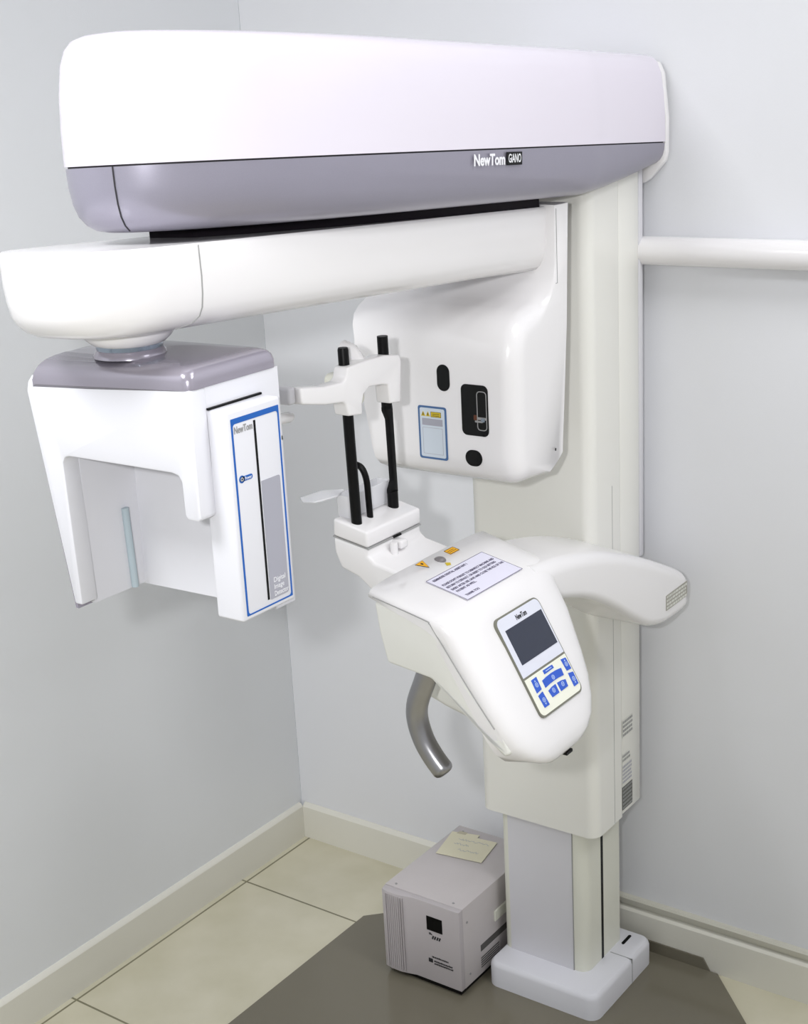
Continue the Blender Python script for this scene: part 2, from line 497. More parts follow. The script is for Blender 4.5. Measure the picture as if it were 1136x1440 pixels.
# rotating arm
def armfn(p): return Vector((p.x, p.y, p.z - .0505 * p.y + .030 * (p.x - .87)))
acx, acy, ar = .765, -1.128, .105
aout = [(.66, -.29), (.66, -.7)]
for i in range(29):
    a = math.pi + math.pi * i / 28; e = 2 / 2.3
    aout.append((acx + ar * math.copysign(abs(math.cos(a)) ** e, math.cos(a)), acy + ar * 1.0 * math.copysign(abs(math.sin(a)) ** e, math.sin(a))))
aout += [(.87, -1.0), (.87, -.7), (.87, -.45), (.87, -.29)]
bm = bmesh.new()
ringloft(bm, aout, [(.06, 1.3745), (.04, 1.375), (.028, 1.377), (.018, 1.382), (.010, 1.390), (.005, 1.400), (.002, 1.415), (0, 1.435),
                    (.0, 1.467), (.001, 1.470), (.003, 1.4718), (.006, 1.472)], armfn)
arm = part('rotating_arm', bm, WHITE)
bm = bmesh.new()
cs = [armfn(Vector((.87 - q + .0003, -1.078 + dy, z))) for q, z, dy in [(0, 1.470, 0), (0, 1.435, .001), (.002, 1.415, .002), (.005, 1.400, .0025), (.010, 1.390, .002), (.018, 1.382, -.003), (.028, 1.377, -.02)]]
tube(bm, cs, .0008, 8); part('arm_seam', bm, SEAM, arm)

# tube head
def headfn(p):
    x, y, z = p
    if x < .7:
        tbl = [(1.06, .632), (1.087, .612), (1.146, .603), (1.227, .588), (1.29, .582), (1.315, .572), (1.345, .560), (1.39, .53), (1.50, .53)]
        for (z0, x0), (z1, x1) in zip(tbl, tbl[1:]):
            if z0 <= z <= z1: x = x0 + (x1 - x0) * (z - z0) / (z1 - z0)
    return Vector((x, y, z))
bm = bmesh.new()
prof = [(-.275, 1.491), (-.318, 1.491), (-.320, 1.400), (-.324, 1.378), (-.336, 1.358), (-.356, 1.348), (-.380, 1.342), (-.402, 1.335), (-.420, 1.325), (-.433, 1.310), (-.441, 1.290), (-.4437, 1.266), (-.4437, 1.160), (-.4437, 1.073), (-.345, 1.073), (-.305, 1.10), (-.285, 1.3)]
P2 = [Vector(p) for p in prof]
def fillet(P2, rr_=.040):
    """round the sharp corners of the y-z profile"""
    out = []
    for i in range(len(P2)):
        a, b_, c = P2[i - 1], P2[i], P2[(i + 1) % len(P2)]
        u, v = (a - b_), (c - b_)
        if u.angle(v) < math.radians(150) and b_.y < 1.2 and b_.x < -.4:
            s0, s1 = b_ + u.normalized() * rr_, b_ + v.normalized() * rr_
            out += [(1 - t_) ** 2 * s0 + 2 * t_ * (1 - t_) * b_ + t_ ** 2 * s1 for t_ in (0, .25, .5, .75, 1)]
        else: out.append(b_)
    return out
P2 = fillet(P2)
P3 = []
for i in range(len(P2)):
    a, b = P2[i], P2[(i + 1) % len(P2)]
    m_ = max(1, int((a - b).length / .02)); P3 += [a + (b - a) * k / m_ for k in range(m_)]
P2 = P3
area = sum(P2[i - 1].x * P2[i].y - P2[i].x * P2[i - 1].y for i in range(len(P2)))
NR = []
for i in range(len(P2)):
    d = (P2[(i + 1) % len(P2)] - P2[i - 1]).normalized()
    NR.append(Vector((-d.y, d.x)) * (1 if area > 0 else -1))
def wgt(p):
    return min(1, max(0.04, (-.325 - p.x) / .05)) if p.y > 1.15 else min(1, max(.05, (-.33 - p.x) / .07))
rings = []
R1, R2 = .030, .035
for k in range(9):
    t_ = math.pi / 2 * k / 8
    q = R2 * (1 - math.sin(t_)); xx = .60 + R2 * (1 - math.cos(t_))
    rings.append([headfn(Vector((xx, P2[i].x + NR[i].x * q * wgt(P2[i]), P2[i].y + NR[i].y * q * wgt(P2[i])))) for i in range(len(P2))])
for x in (.705, .76, .82):
    rings.append([headfn(Vector((x, p.x, p.y))) for p in P2])
for k in range(9):
    t_ = math.pi / 2 * (1 - k / 8)
    q = R1 * (1 - math.sin(t_)); xx = .885 - R1 * (1 - math.cos(t_))
    rings.append([Vector((xx, P2[i].x + NR[i].x * q * wgt(P2[i]), P2[i].y + NR[i].y * q * wgt(P2[i]))) for i in range(len(P2))])
loft(bm, rings)
tubeh = part('x_ray_tube_head', bm, WHITE, smooth=60)
bm = bmesh.new(); box(bm, (.8847, -.3135, 1.372), (.8856, -.3125, 1.485)); box(bm, (.8847, -.318, 1.3715), (.8856, -.3125, 1.3725))
part('cover_seam', bm, SEAM, tubeh)
FH = Frame((0, -.4440, 0), (1, 0, 0), (0, 0, 1))
def window(pts_r, name, m=GLASSBLACK, c=.0006):
    b_ = bmesh.new(); FH.plate(b_, pts_r, 0, c); return part(name, b_, m, tubeh)
window(rrect(.0235, .042, .0115, 6, .7545, 1.2385), 'laser_window')
window(rrect(.031, .026, .0128, 6, .806, 1.1155), 'laser_window')
window(rrect(.049, .0805, .009, 6, .811, 1.192), 'collimator_window')
b_ = bmesh.new(); FH.ring(b_, rrect(.018, .062, .006, 5, .824, 1.192), rrect(.0155, .0595, .005, 5, .824, 1.192), .0006, .0011)
FH.plate(b_, rrect(.020, .004, .001, 2, .822, 1.180), .0006, .0012); FH.plate(b_, rrect(.014, .003, .001, 2, .818, 1.175), .0006, .0012)
part('collimator_blade', b_, GREY, tubeh)
b_ = bmesh.new(); FH.plate(b_, rrect(.007, .006, .002, 3, .826, 1.178), .0006, .002); part('collimator_screw', b_, CHROME, tubeh)
b_ = bmesh.new(); FH.plate(b_, rrect(.006, .008, .001, 3, .812, 1.181), .0006, .0014); part('brass_stop', b_, mat('brass_brown', (90, 48, 26), .4), tubeh)
# blue framed label on the tube head
lab = [(.7000, 1.1905), (.7560, 1.1905), (.7600, 1.1058), (.7045, 1.1058)]
def quad_r(q, r_, n=4):
    out = []
    P4 = [Vector(p) for p in q]
    for i in range(4):
        a, b_, c = P4[i - 1], P4[i], P4[(i + 1) % 4]
        u = (a - b_).normalized(); v = (c - b_).normalized()
        s0, s1 = b_ + u * r_, b_ + v * r_
        for k in range(n + 1):
            t_ = k / n; out.append(tuple((1 - t_) ** 2 * s0 + 2 * t_ * (1 - t_) * b_ + t_ ** 2 * s1))
    return out
b_ = bmesh.new(); FH.plate(b_, rrect(.054, .086, .004, 5, .7305, 1.1482), 0, .0005); wl = part('warning_label', b_, BLUEFRAME, tubeh)
b_ = bmesh.new(); FH.plate(b_, rrect(.047, .0795, .003, 5, .7305, 1.1482), .0005, .0007); part('label_field', b_, LABELPALE, tubeh)
b_ = bmesh.new(); FH.rect(b_, .711, 1.160, .750, 1.171, .0007, .0009)
FH.ring(b_, rrect(.038, .043, .0005, 2, .7305, 1.135), rrect(.037, .042, .0004, 2, .7305, 1.135), .0007, .0009); part('label_print', b_, LABELGREY, tubeh)
b_ = bmesh.new()
for cx_ in (.7135, .7225): FH.plate(b_, [(cx_ - .0042, 1.1745), (cx_ + .0042, 1.1745), (cx_, 1.1825)], .0007, .0009)
FH.rect(b_, .728, 1.1738, .7475, 1.1825, .0007, .0009); part('warning_triangles', b_, YELLOW2, tubeh)
b_ = bmesh.new()
for cx_ in (.7135, .7225): FH.rect(b_, cx_ - .0007, 1.1755, cx_ + .0007, 1.180, .0009, .001)
FH.ring(b_, rrect(.0195, .0087, .0003, 1, .73775, 1.17815), rrect(.0183, .0076, .0003, 1, .73775, 1.17815), .0009, .001)
for r_ in range(2): FH.rect(b_, .731, 1.1758 + r_ * .0028, .7445, 1.1766 + r_ * .0028, .0009, .001)
part('warning_print', b_, INKDARK, tubeh)
b_ = bmesh.new(); box(b_, (.8848, -.3300, 1.1085), (.8857, -.3275, 1.1125)); part('screw_hole', b_, BLACK, tubeh)

# pivot between arm and detector unit
bm = bmesh.new()
bc = Vector((.762, -1.095, 0))
def ringz(r_, z, n=40): return [Vector((bc.x + r_ * math.cos(2 * math.pi * k / n), bc.y + r_ * math.sin(2 * math.pi * k / n), z)) for k in range(n)]
loft(bm, [ringz(.058, 1.432), (ringz(.055, 1.425)), ringz(.050, 1.418), ringz(.043, 1.412), ringz(.036, 1.4095)])
part('pivot_collar', bm, WHITE, arm)
bm = bmesh.new(); loft(bm, [ringz(.039, 1.4115), ringz(.039, 1.402)]); part('pivot_ring', bm, CHROME, arm)

# detector unit
X0, X1, Y0, Y1 = .628, .900, -1.1443, -.995
def uout(inset=0, r=.02):
    return rrect(X1 - X0 - 2 * inset, Y1 - Y0 - 2 * inset, [r, .03, .014, .010], 7, (X0 + X1) / 2, (Y0 + Y1) / 2)
capo = rrect(X1 - X0 + .002, Y1 - Y0 + .002, [.012, .03, .02, .012], 8, (X0 + X1) / 2, (Y0 + Y1) / 2)
def capfn(p):
    d = max(0, (X0 + .055 - p.x) / .055)
    return Vector((p.x, p.y, p.z - .028 * d * d))
bm = bmesh.new()
def caploft(bm, outline, prof, fn):
    cx_, cy_ = (X0 + X1) / 2, (Y0 + Y1) / 2; hx, hy = (X1 - X0) / 2, (Y1 - Y0) / 2
    loft(bm, [[fn(Vector((cx_ + (x - cx_) * (1 - q / hx), cy_ + (y - cy_) * (1 - q / hy), z))) for x, y in outline] for q, z in prof])
caploft(bm, capo, [(0, 1.374), (0, 1.383), (.002, 1.390), (.006, 1.3945), (.012, 1.397), (.02, 1.3978), (.03, 1.3984), (.045, 1.3986), (.06, 1.3986)], capfn)
loft(bm, [ringz(.0435, 1.3970), ringz(.0428, 1.4000), ringz(.0412, 1.4025), ringz(.0400, 1.4045), ringz(.039, 1.4058)])
cap_bm = bm
# housing: front outline with a hollow, extruded back; then the back wall
bm = bmesh.new()
front = [(X0, 1.352), (.632, 1.364), (.640, 1.372), (.655, 1.3745), (X1, 1.3745), (X1, 1.2275), (.896, 1.2235), (.880, 1.2235), (.875, 1.2275), (.8745, 1.268),
         (.870, 1.2745), (.860, 1.2765), (.690, 1.2765), (.682, 1.2745), (.678, 1.268), (.678, 1.255), (.6815, 1.085), (.668, 1.085)]
def hf(p): return p
prism(bm, front, 'y', Y0, -1.118, .003, 2, 40)
# side wall, top block and back wall behind the front rim
prism(bm, [(X0 + .0015, 1.352), (.642, 1.3735), (.6785, 1.3735), (.6785, 1.255), (.676, 1.079), (.668, 1.079)], 'y', -1.119, Y1)
box(bm, (.67, -1.119, 1.285), (X1 - .0005, Y1, 1.374))
prism(bm, [(.666, 1.29), (X1 - .0005, 1.29), (X1 - .0005, 1.081), (.668, 1.077)], 'y', -1.031, Y1)
# inner carrier behind the right lobe
box(bm, (.8400, -1.108, 1.222), (.8860, -1.045, 1.29), .006, 3)
unit = part('detector_housing', bm, WHITE_SOFT)
part('silver_cap', cap_bm, SILVER_CAP, unit, 60, 'silver-grey top cap of the detector unit')
bm = bmesh.new()
sp = [(X0 + .002, 1.352), (X0 - .0030, 1.352), (.6645, 1.0775), (.6690, 1.0775)]
prism(bm, sp, 'y', Y0 + .004, Y1); part('edge_trim', bm, SILVER_CAP, unit)
bm = bmesh.new()
FL = Frame((.6775, -1.060, 1.08), (0, 1, 0), (0, 0, 1))
tube(bm, [(.6790, -1.052, 1.080), (.6800, -1.056, 1.187)], .0048, 12)
part('guide_strip', bm, mat('pale_blue_strip', (176, 190, 198), .4), unit)
# detector slab
xo = .9275
bm = bmesh.new(); box(bm, (.886, -1.119, 1.0985), (xo, -1.0265, 1.3475), .0035, 3)
slab = part('detector_slab', bm, WHITE_SOFT, unit)
bm = bmesh.new(); box(bm, (.8985, -1.119, 1.3475), (.9025, -1.029, 1.3500)); part('slab_gap', bm, BLACK, unit)
FD = Frame((xo + .0001, 0, 0), (0, 1, 0), (0, 0, 1))
def yz(y0, z0, y1, z1): return rrect(y1 - y0, z1 - z0, .001, 3, (y0 + y1) / 2, (z0 + z1) / 2)
b_ = bmesh.new()
outer = rrect(.0815, .2335, .001, 5, -1.0718, 1.2213)
inner = rrect(.0765, .2255, .004, 5, -1.0716, 1.2190)
FD.ring(b_, outer, inner, 0, .0005); part('blue_frame', b_, BLUE, unit)
b_ = bmesh.new(); FD.rect(b_, -1.0752, 1.1128, -1.0722, 1.3292, 0, .0006); part('marker_line', b_, BLACK, unit)
b_ = bmesh.new(); FD.plate(b_, rrect(.0325, .145, [.003, .001, .001, .003], 4, -1.0537, 1.184), 0, .0005); part('grey_field', b_, LABELGREY, unit)
b_ = bmesh.new()
FD.plate(b_, rrect(.021, .0058, .0028, 5, -1.0945, 1.2668), 0, .0005); FD.plate(b_, rrect(.0088, .0088, .0043, 6, -1.1020, 1.2668), 0, .0005)
part('power_key', b_, BLUE, unit)
b_ = bmesh.new(); text(b_, FD, 'Power', -1.0975, 1.2650, .0055, .0007, .0115); FD.ring(b_, rrect(.0042, .0042, .002, 5, -1.1020, 1.2668), rrect(.003, .003, .0014, 5, -1.1020, 1.2668), .0005, .0007)
part('power_lettering', b_, TEXTWHITE, unit)
b_ = bmesh.new(); text(b_, FD, 'NewTom', -1.1085, 1.3205, .0115, .0005, .0305, .0002); part('slab_lettering', b_, INKGREY, unit)
b_ = bmesh.new()
for s_, zz in (('Digital', 1.1310), ('Image', 1.1225), ('Detector', 1.1140)): text(b_, FD, s_, -1.0635, zz, .0085, .0008, {'Digital': .0205, 'Image': .0175, 'Detector': .0245}[s_])
part('slab_caption', b_, TEXTWHITE, unit)

# shoulder that carries the chin support and control head
bm = bmesh.new()
TOPC = [(-.57, .9980), (-.5408, .9960), (-.4676, .9870), (-.3559, .9620), (-.2342, .9180), (-.1282, .8710), (-.070, .8430), (-.050, .8310), (-.042, .8220), (-.038, .8080), (-.0365, .7960)]
BOTC = [(-.57, .9450), (-.4258, .9065), (-.3338, .8637), (-.2603, .8176), (-.1955, .7800), (-.1414, .7650), (-.100, .7630), (-.060, .7635), (-.046, .7670), (-.039, .7760), (-.0365, .7860)]
def interp(tb, y):
    for (a0, b0), (a1, b1) in zip(tb, tb[1:]):
        if a0 <= y <= a1: return b0 + (b1 - b0) * (y - a0) / (a1 - a0)
    return tb[-1][1]
tcs = [(p.x, p.y) for p in catmull([(a, b, 0) for a, b in TOPC], 4)]; bcs = [(p.x, p.y) for p in catmull([(a, b, 0) for a, b in BOTC], 4)]
ys_ = [-.57 + .5 * k / 30 for k in range(31)] + [-.060, -.052, -.046, -.042, -.039, -.0368]
rings = []
for y in ys_:
    zt, zb = interp(tcs, y), interp(bcs, y)
    e_ = max(0, (y + .062) / .0255); xr_ = .985 - .012 * e_ ** 2
    rr_ = min(.020, (zt - zb) * .35)
    ring = []
    for a, b in rrect(xr_ - .87, zt - zb, [rr_, .003, .003, rr_ * .8], 7, (xr_ + .87) / 2, (zt + zb) / 2):
        ring.append(Vector((a, y, b + (.11 * (.965 - a) if b > (zt + zb) / 2 else 0))))
    rings.append(ring)
loft(bm, rings)
shoulder = part('support_shoulder', bm, WHITE, smooth=60)
FS = Frame((.9856, 0, 0), (0, 1, 0), (0, 0, 1))

# control head: upper shell
def shell(bm, stations, n=22, ex=4.0, bottom=True):
    rings = []
    for (x, z, ang_, yl, yr, d) in stations:
        a_ = math.radians(ang_); nn = Vector((math.sin(a_), 0, math.cos(a_)))
        yc, w = (yl + yr) / 2, (yr - yl) / 2
        ring = []
        for k in range(n + 1):
            th = math.pi * k / n
            c_, s_ = math.cos(th), math.sin(th)
            yy = yc - w * math.copysign(abs(c_) ** (2 / ex), c_)
            hh = d * abs(s_) ** (2 / ex) - d
            ring.append(Vector((x, yy, z)) + nn * hh)
        rings.append(ring)
    loft(bm, rings, True, True)
ST = [(.8500, 1.0200, 12, -.783, -.490, .012), (.8520, 1.0222, 12, -.785, -.488, .016), (.900, 1.0120, 12, -.785, -.488, .022), (.950, 1.0015, 13, -.785, -.490, .028), (.968, .9965, 20, -.785, -.494, .032),
      (.980, .9900, 34, -.784, -.498, .036), (.990, .9800, 50, -.783, -.502, .040), (.998, .9690, 60, -.782, -.505, .042),
      (1.02, .935, 60, -.781, -.510, .044), (1.05, .8825, 60, -.778, -.525, .046), (1.068, .8510, 61, -.774, -.537, .048), (1.081, .8270, 64, -.767, -.552, .050),
      (1.090, .8080, 71, -.756, -.570, .048), (1.0935, .7950, 82, -.744, -.588, .044), (1.0925, .7850, 97, -.732, -.606, .038), (1.087, .7775, 118, -.718, -.625, .028), (1.079, .7735, 138, -.704, -.642, .018)]
bm = bmesh.new(); shell(bm, ST, 26, 4.5)
head = part('control_head', bm, WHITE, smooth=60)
# lower shell of the control head
def lowfn(p):
    tb = [(.85, -.7835, -.492), (1.0, -.7810, -.515), (1.05, -.7745, -.550), (1.07, -.762, -.575), (1.10, -.748, -.60)]
    for (x0_, l0, r0), (x1_, l1, r1) in zip(tb, tb[1:]):
        if x0_ <= p.x <= x1_:
            k_ = (p.x - x0_) / (x1_ - x0_); return Vector((p.x, l0 + (l1 - l0) * k_ if p.y < -.6 else r0 + (r1 - r0) * k_, p.z))
    return p
bm = bmesh.new()
prism(bm, [(.856, 1.000), (.9445, .983), (.954, .975), (1.009, .897), (1.052, .833), (1.062, .812), (1.054, .806), (1.036, .826), (.945, .9026), (.873, .912), (.862, .955)], 'y', -.7835, -.495, .010, 4, 20, fn=lowfn)
part('head_lower_shell', bm, SHELLW, head)
bm = bmesh.new()
sl = [(.8560, -.7835, 1.0075), (.9400, -.7835, .9895), (.9490, -.7832, .9850), (.9560, -.7830, .9760), (1.009, -.7815, .9000), (1.045, -.7790, .8500), (1.063, -.777, .8180), (1.078, -.768, .7930), (1.084, -.750, .7790), (1.084, -.72, .7690)]
tube(bm, catmull([(a, b - .0012, c) for a, b, c in sl[:-4]], 5), .0009, 8); part('head_seam', bm, SEAM, head)
# bracket behind the head, joining shoulder and head
bm = bmesh.new()
prism(bm, [(.82, .985), (.96, .975), (.985, .90), (.985, .775), (.955, .775), (.880, .793), (.842, .805), (.83, .86)], 'y', -.66, -.545, .015, 4, 20)
part('head_bracket', bm, SHELLW, shoulder)

# screen panel
FP = Frame((1.0013, 0, .9707), (0, 1, 0), (-.496, 0, .868))
W_, H_ = .110, .146; cy0 = -.650; cb = -.0745
b_ = bmesh.new()
rad = [.010, .010, .008, .008]
FP.plate(b_, rrect(W_ + .004, H_ + .004, [.012, .012, .010, .010], 7, cy0, cb), -.004, .0012); pan = part('panel_surround', b_, mat('panel_rim_grey', (120, 120, 108), .5), head)
b_ = bmesh.new(); FP.plate(b_, rrect(W_ + .0005, .0865, [.010, .010, .0005, .0005], 7, cy0, -.0450), 0, .0016); part('display_panel', b_, LAVENDER, head)
b_ = bmesh.new(); FP.plate(b_, rrect(W_ + .0005, .0555, [.0005, .0005, .009, .009], 7, cy0, -.1190), 0, .0016); part('keypad', b_, KEYPAD, head)
b_ = bmesh.new(); FP.rect(b_, -.6945, -.0720, -.5985, -.0195, .0016, .0021); part('display_screen', b_, SCREEN, head)
b_ = bmesh.new(); text(b_, FP, 'NewTom', -.6600, -.0150, .0105, .0018, .0275, .0003); part('display_lettering', b_, INKDARK, head)
BT = dict(small=[(-.6592, .0936), (-.6344, .094), (-.6338, .0991), (-.6592, .0994)],
          big=[(-.6703, .1048), (-.658, .1035), (-.645, .1030), (-.632, .1035), (-.6191, .1050), (-.6205, .1157), (-.633, .1145), (-.645, .1142), (-.658, .1145), (-.6706, .1157)],
          bl=[(-.668, .1213), (-.6574, .1195), (-.6474, .1192), (-.6477, .1322), (-.6658, .1322)],
          br=[(-.6423, .1192), (-.632, .1197), (-.6215, .1217), (-.6231, .1320), (-.6420, .1322)],
          l1=[(-.6925, .0959), (-.6791, .0955), (-.6805, .1140), (-.6934, .1152)],
          l2=[(-.6934, .1190), (-.6810, .1174), (-.6794, .1377), (-.6922, .1377)],
          r1=[(-.6106, .0950), (-.5986, .0965), (-.5977, .1142), (-.6090, .1134)],
          r2=[(-.6093, .1171), (-.5977, .1192), (-.5980, .1375), (-.6100, .1377)])
for k, q in BT.items():
    b_ = bmesh.new(); FP.plate(b_, [(a, -c) for a, c in q][::-1], .0016, .0026)
    part('button', b_, BTN, head)
    ca = sum(a for a, c in q) / len(q); cc = -sum(c for a, c in q) / len(q)
    b_ = bmesh.new()
    rr_ = .0034 if k != 'small' else .0016
    if k == 'small': FP.rect(b_, ca - .008, cc - .0006, ca + .008, cc + .0006, .0026, .0028)
    else:
        FP.ring(b_, rrect(rr_ * 2, rr_ * 2, rr_ * .95, 5, ca, cc), rrect(rr_ * 1.4, rr_ * 1.4, rr_ * .65, 5, ca, cc), .0026, .0028)
        FP.rect(b_, ca - .0008, cc - .0014, ca + .0008, cc + .0014, .0026, .0028)
        if k in ('l1', 'r1'): FP.plate(b_, [(ca - .002, cc + .0046), (ca + .002, cc + .0046), (ca, cc + .0072)], .0026, .0028)
        if k in ('l2', 'r2'): FP.plate(b_, [(ca - .002, cc - .0046), (ca, cc - .0072), (ca + .002, cc - .0046)], .0026, .0028)
    part('button_mark', b_, BTNMARK, head)
# slot at the nose
bm = bmesh.new(); box(bm, (1.076, -.664, .7715), (1.0885, -.648, .7760)); part('nose_slot', bm, BLACK, head)
# warning stickers on the head top
FN = Frame((.95, 0, 1.0015), (0, 1, 0), (-.9781, 0, .2079))
def onhead(x): return (.95 - x) / .9781
b_ = bmesh.new(); FN.rect(b_, -.612, onhead(.8702), -.589, onhead(.8580), .0002, .0007); part('laser_sticker', b_, YELLOW, head)
b_ = bmesh.new(); FN.ring(b_, rrect(.0232, .0126, .0003, 1, -.6005, onhead(.8641)), rrect(.0218, .0112, .0003, 1, -.6005, onhead(.8641)), .0007, .0009)
FN.rect(b_, -.609, onhead(.8665), -.592, onhead(.8658), .0007, .0009); FN.rect(b_, -.609, onhead(.8632), -.594, onhead(.8625), .0007, .0009)
part('sticker_outline', b_, INKDARK, head)
tri = [(-.6815, onhead(.8566)), (-.6628, onhead(.8552)), (-.6723, onhead(.8728))]
b_ = bmesh.new(); FN.plate(b_, [(tri[0][0] - .001, tri[0][1] + .0006), (tri[1][0] + .001, tri[1][1] + .0006), (tri[2][0], tri[2][1] - .0012)][::-1], .0002, .0006); part('sticker_outline', b_, INKDARK, head)
b_ = bmesh.new(); FN.plate(b_, tri[::-1], .0002, .0009); part('hazard_sticker', b_, YELLOW, head)
b_ = bmesh.new(); FN.plate(b_, rrect(.004, .0045, .0018, 4, -.6725, onhead(.8612)), .0009, .0011); part('hazard_mark', b_, INKDARK, head)
b_ = bmesh.new(); FN.plate(b_, [(-.6475, onhead(.887)), (-.6420, onhead(.8802)), (-.6355, onhead(.8850)), (-.6405, onhead(.8895))][::-1], .0002, .0007); part('arrow_sticker', b_, YELLOW2, head)
# lens recess at the head's rear edge
bm = bmesh.new(); bmesh.ops.create_icosphere(bm, subdivisions=3, radius=.0095)
for v in bm.verts: v.co = Vector((.8690 + v.co.x, -.6385 + v.co.y * .9, 1.0175 + v.co.z * .6))
part('laser_lens', bm, mat('grey_lens', (120, 116, 118), .3), head)

# handle under the head
bm = bmesh.new()
hp = catmull([(.915, -.735, .905), (.903, -.738, .872), (.8905, -.74, .838), (.889, -.74, .812), (.898, -.74, .783), (.913, -.74, .760), (.930, -.74, .7415)], 8)
hp += [hp[-1] + (hp[-1] - hp[-2]).normalized() * q for q in (.003, .005, .006)]
n = len(hp)
tube(bm, hp, [.0158] * (n - 4) + [.0152, .0135, .0100, .0050], 28)
part('patient_handle', bm, HANDLE, head)
bm = bmesh.new(); tube(bm, catmull([(.915, -.535, .905), (.903, -.532, .872), (.8905, -.53, .838), (.889, -.53, .812), (.898, -.53, .783), (.913, -.53, .760), (.930, -.53, .7415)], 8), .0155, 28)
part('patient_handle', bm, HANDLE, head)

# chin arm and block (profile in x-z, sloping down towards the head)
YA, YB = -.7045, -.570
bm = bmesh.new()
prism(bm, [(.7262, 1.0524), (.7893, 1.0415), (.7885, 1.031), (.80, 1.0225), (.8406, 1.0145), (.868, 1.0085), (.866, .955), (.862, .93), (.82, .905), (.815, .945), (.800, .972), (.770, .995), (.738, 1.005), (.7275, 1.028)], 'y', YA, YB, .006, 3, 30)
chin = part('chin_arm', bm, WHITE, smooth=50)
bm = bmesh.new()
prism(bm, [(.7270, 1.0535), (.7893, 1.0425), (.7899, 1.0672), (.7286, 1.0804)], 'y', YA, YB, .004, 3, 30)
blk = part('chin_block', bm, WHITE, chin)
bm = bmesh.new()
prism(bm, [(.7262, 1.0515), (.7898, 1.0405), (.7898, 1.0425), (.7262, 1.0535)], 'y', YA + .0008, YB - .0008); part('block_seam', bm, SEAM, chin)
bm = bmesh.new(); box(bm, (.7880, -.6420, 1.0405), (.7910, -.6230, 1.0432)); part('block_slot', bm, BLACK, chin)
bm = bmesh.new(); box(bm, (.785, -.645, 1.026), (.806, -.628, 1.0385), .003, 3); tube(bm, [(.800, -.655, 1.012), (.8, -.655, 1.040)], .006, 12)
part('release_lever', bm, WHITE, chin)
# rods
bm = bmesh.new(); tube(bm, [(.760, -.6885, 1.070), (.760, -.6925, 1.20), (.760, -.6950, 1.3290), (.760, -.6950, 1.3320)], [.0078, .0078, .0078, .0068], 20)
part('support_rod', bm, BLACK, chin)
bm = bmesh.new(); rx0 = .760
for zz0, zz1, ra in ((1.070, 1.098, .0082), (1.225, 1.332, .0080)): tube(bm, [(rx0, -.598 - (zz0 - 1.07) * .016, zz0), (rx0, -.598 - (zz1 - 1.07) * .016, zz1)], ra, 20)
prism(bm, [(-.607, 1.095), (-.5895, 1.095), (-.5920, 1.228), (-.609, 1.228), (-.609, 1.222), (-.6018, 1.208), (-.5992, 1.114), (-.6068, 1.101)], 'x', rx0 - .0045, rx0 + .0045, .001, 2)
part('support_rod', bm, BLACK, chin)
bm = bmesh.new()
tube(bm, catmull([(.760, -.6560, 1.070), (.760, -.6575, 1.10), (.7595, -.6590, 1.130), (.7545, -.6610, 1.147), (.746, -.6625, 1.1525), (.7385, -.6635, 1.151)], 8), .0048, 16)
part('bite_rod', bm, BLACK, chin)
# head clamp on the rods
FC = Frame((.752, 0, 0), (0, 1, 0), (0, 0, 1))
def cl(pts): return [tuple(p[:2]) for p in pts]
bm = bmesh.new()
cp = [(-.8100, 1.2990), (-.7600, 1.2905), (-.7190, 1.2885), (-.7110, 1.2930), (-.7085, 1.3010), (-.7060, 1.3070), (-.6650, 1.3090), (-.6200, 1.3080), (-.5830, 1.3020), (-.5800, 1.2930), (-.5860, 1.2320),
      (-.6130, 1.2355), (-.6145, 1.2640), (-.6300, 1.2670), (-.6600, 1.2700), (-.6730, 1.2620), (-.6780, 1.2500), (-.6790, 1.2335), (-.7110, 1.2385), (-.7150, 1.2560), (-.7200, 1.2600), (-.7600, 1.2650), (-.8090, 1.2760)]
prism(bm, cp, 'x', .750, .776, .004, 3, 30)
clamp = part('head_clamp', bm, WHITE, chin)
bm = bmesh.new(); tube(bm, [(.756, -.655, 1.300), (.742, -.655, 1.318), (.728, -.655, 1.322)], .012, 18); part('clamp_knob', bm, WHITE, chin)
bm = bmesh.new(); prism(bm, rrect(.030, .045, .010, 5, -.655, 1.262), 'x', .700, .752, .004, 3); part('clamp_block', bm, CREAM, chin)
for y_ in (-.815, -.612):
    bm = bmesh.new(); box(bm, (.690, y_ - .008, 1.276), (.765, y_ + .008, 1.300), .004, 3); part('temple_arm', bm, PANELGREY, chin)
bm = bmesh.new(); tube(bm, [(.742, -.832, 1.2560), (.742, -.800, 1.2535), (.742, -.7935, 1.2530)], [.0075, .0075, .005], 16); part('temple_pad', bm, WHITE, chin)
# clear cup on the block
bm = bmesh.new()
cxy = (.738, -.640)
def rr3(w, h, r_, z): return [Vector((cxy[0] + a, cxy[1] + b, z)) for a, b in rrect(w, h, r_, 5)]
loft(bm, [rr3(.024, .100, .004, 1.078), rr3(.026, .104, .005, 1.112), rr3(.023, .101, .004, 1.112), rr3(.021, .097, .004, 1.082)])
prism(bm, [(.738, -.700), (.728, -.742), (.712, -.748), (.695, -.735), (.700, -.690), (.726, -.670)], 'z', 1.1125, 1.1155, .001, 1)
part('chin_cup', bm, CLEAR, chin, 35, 'translucent white tray at the back of the chin block')

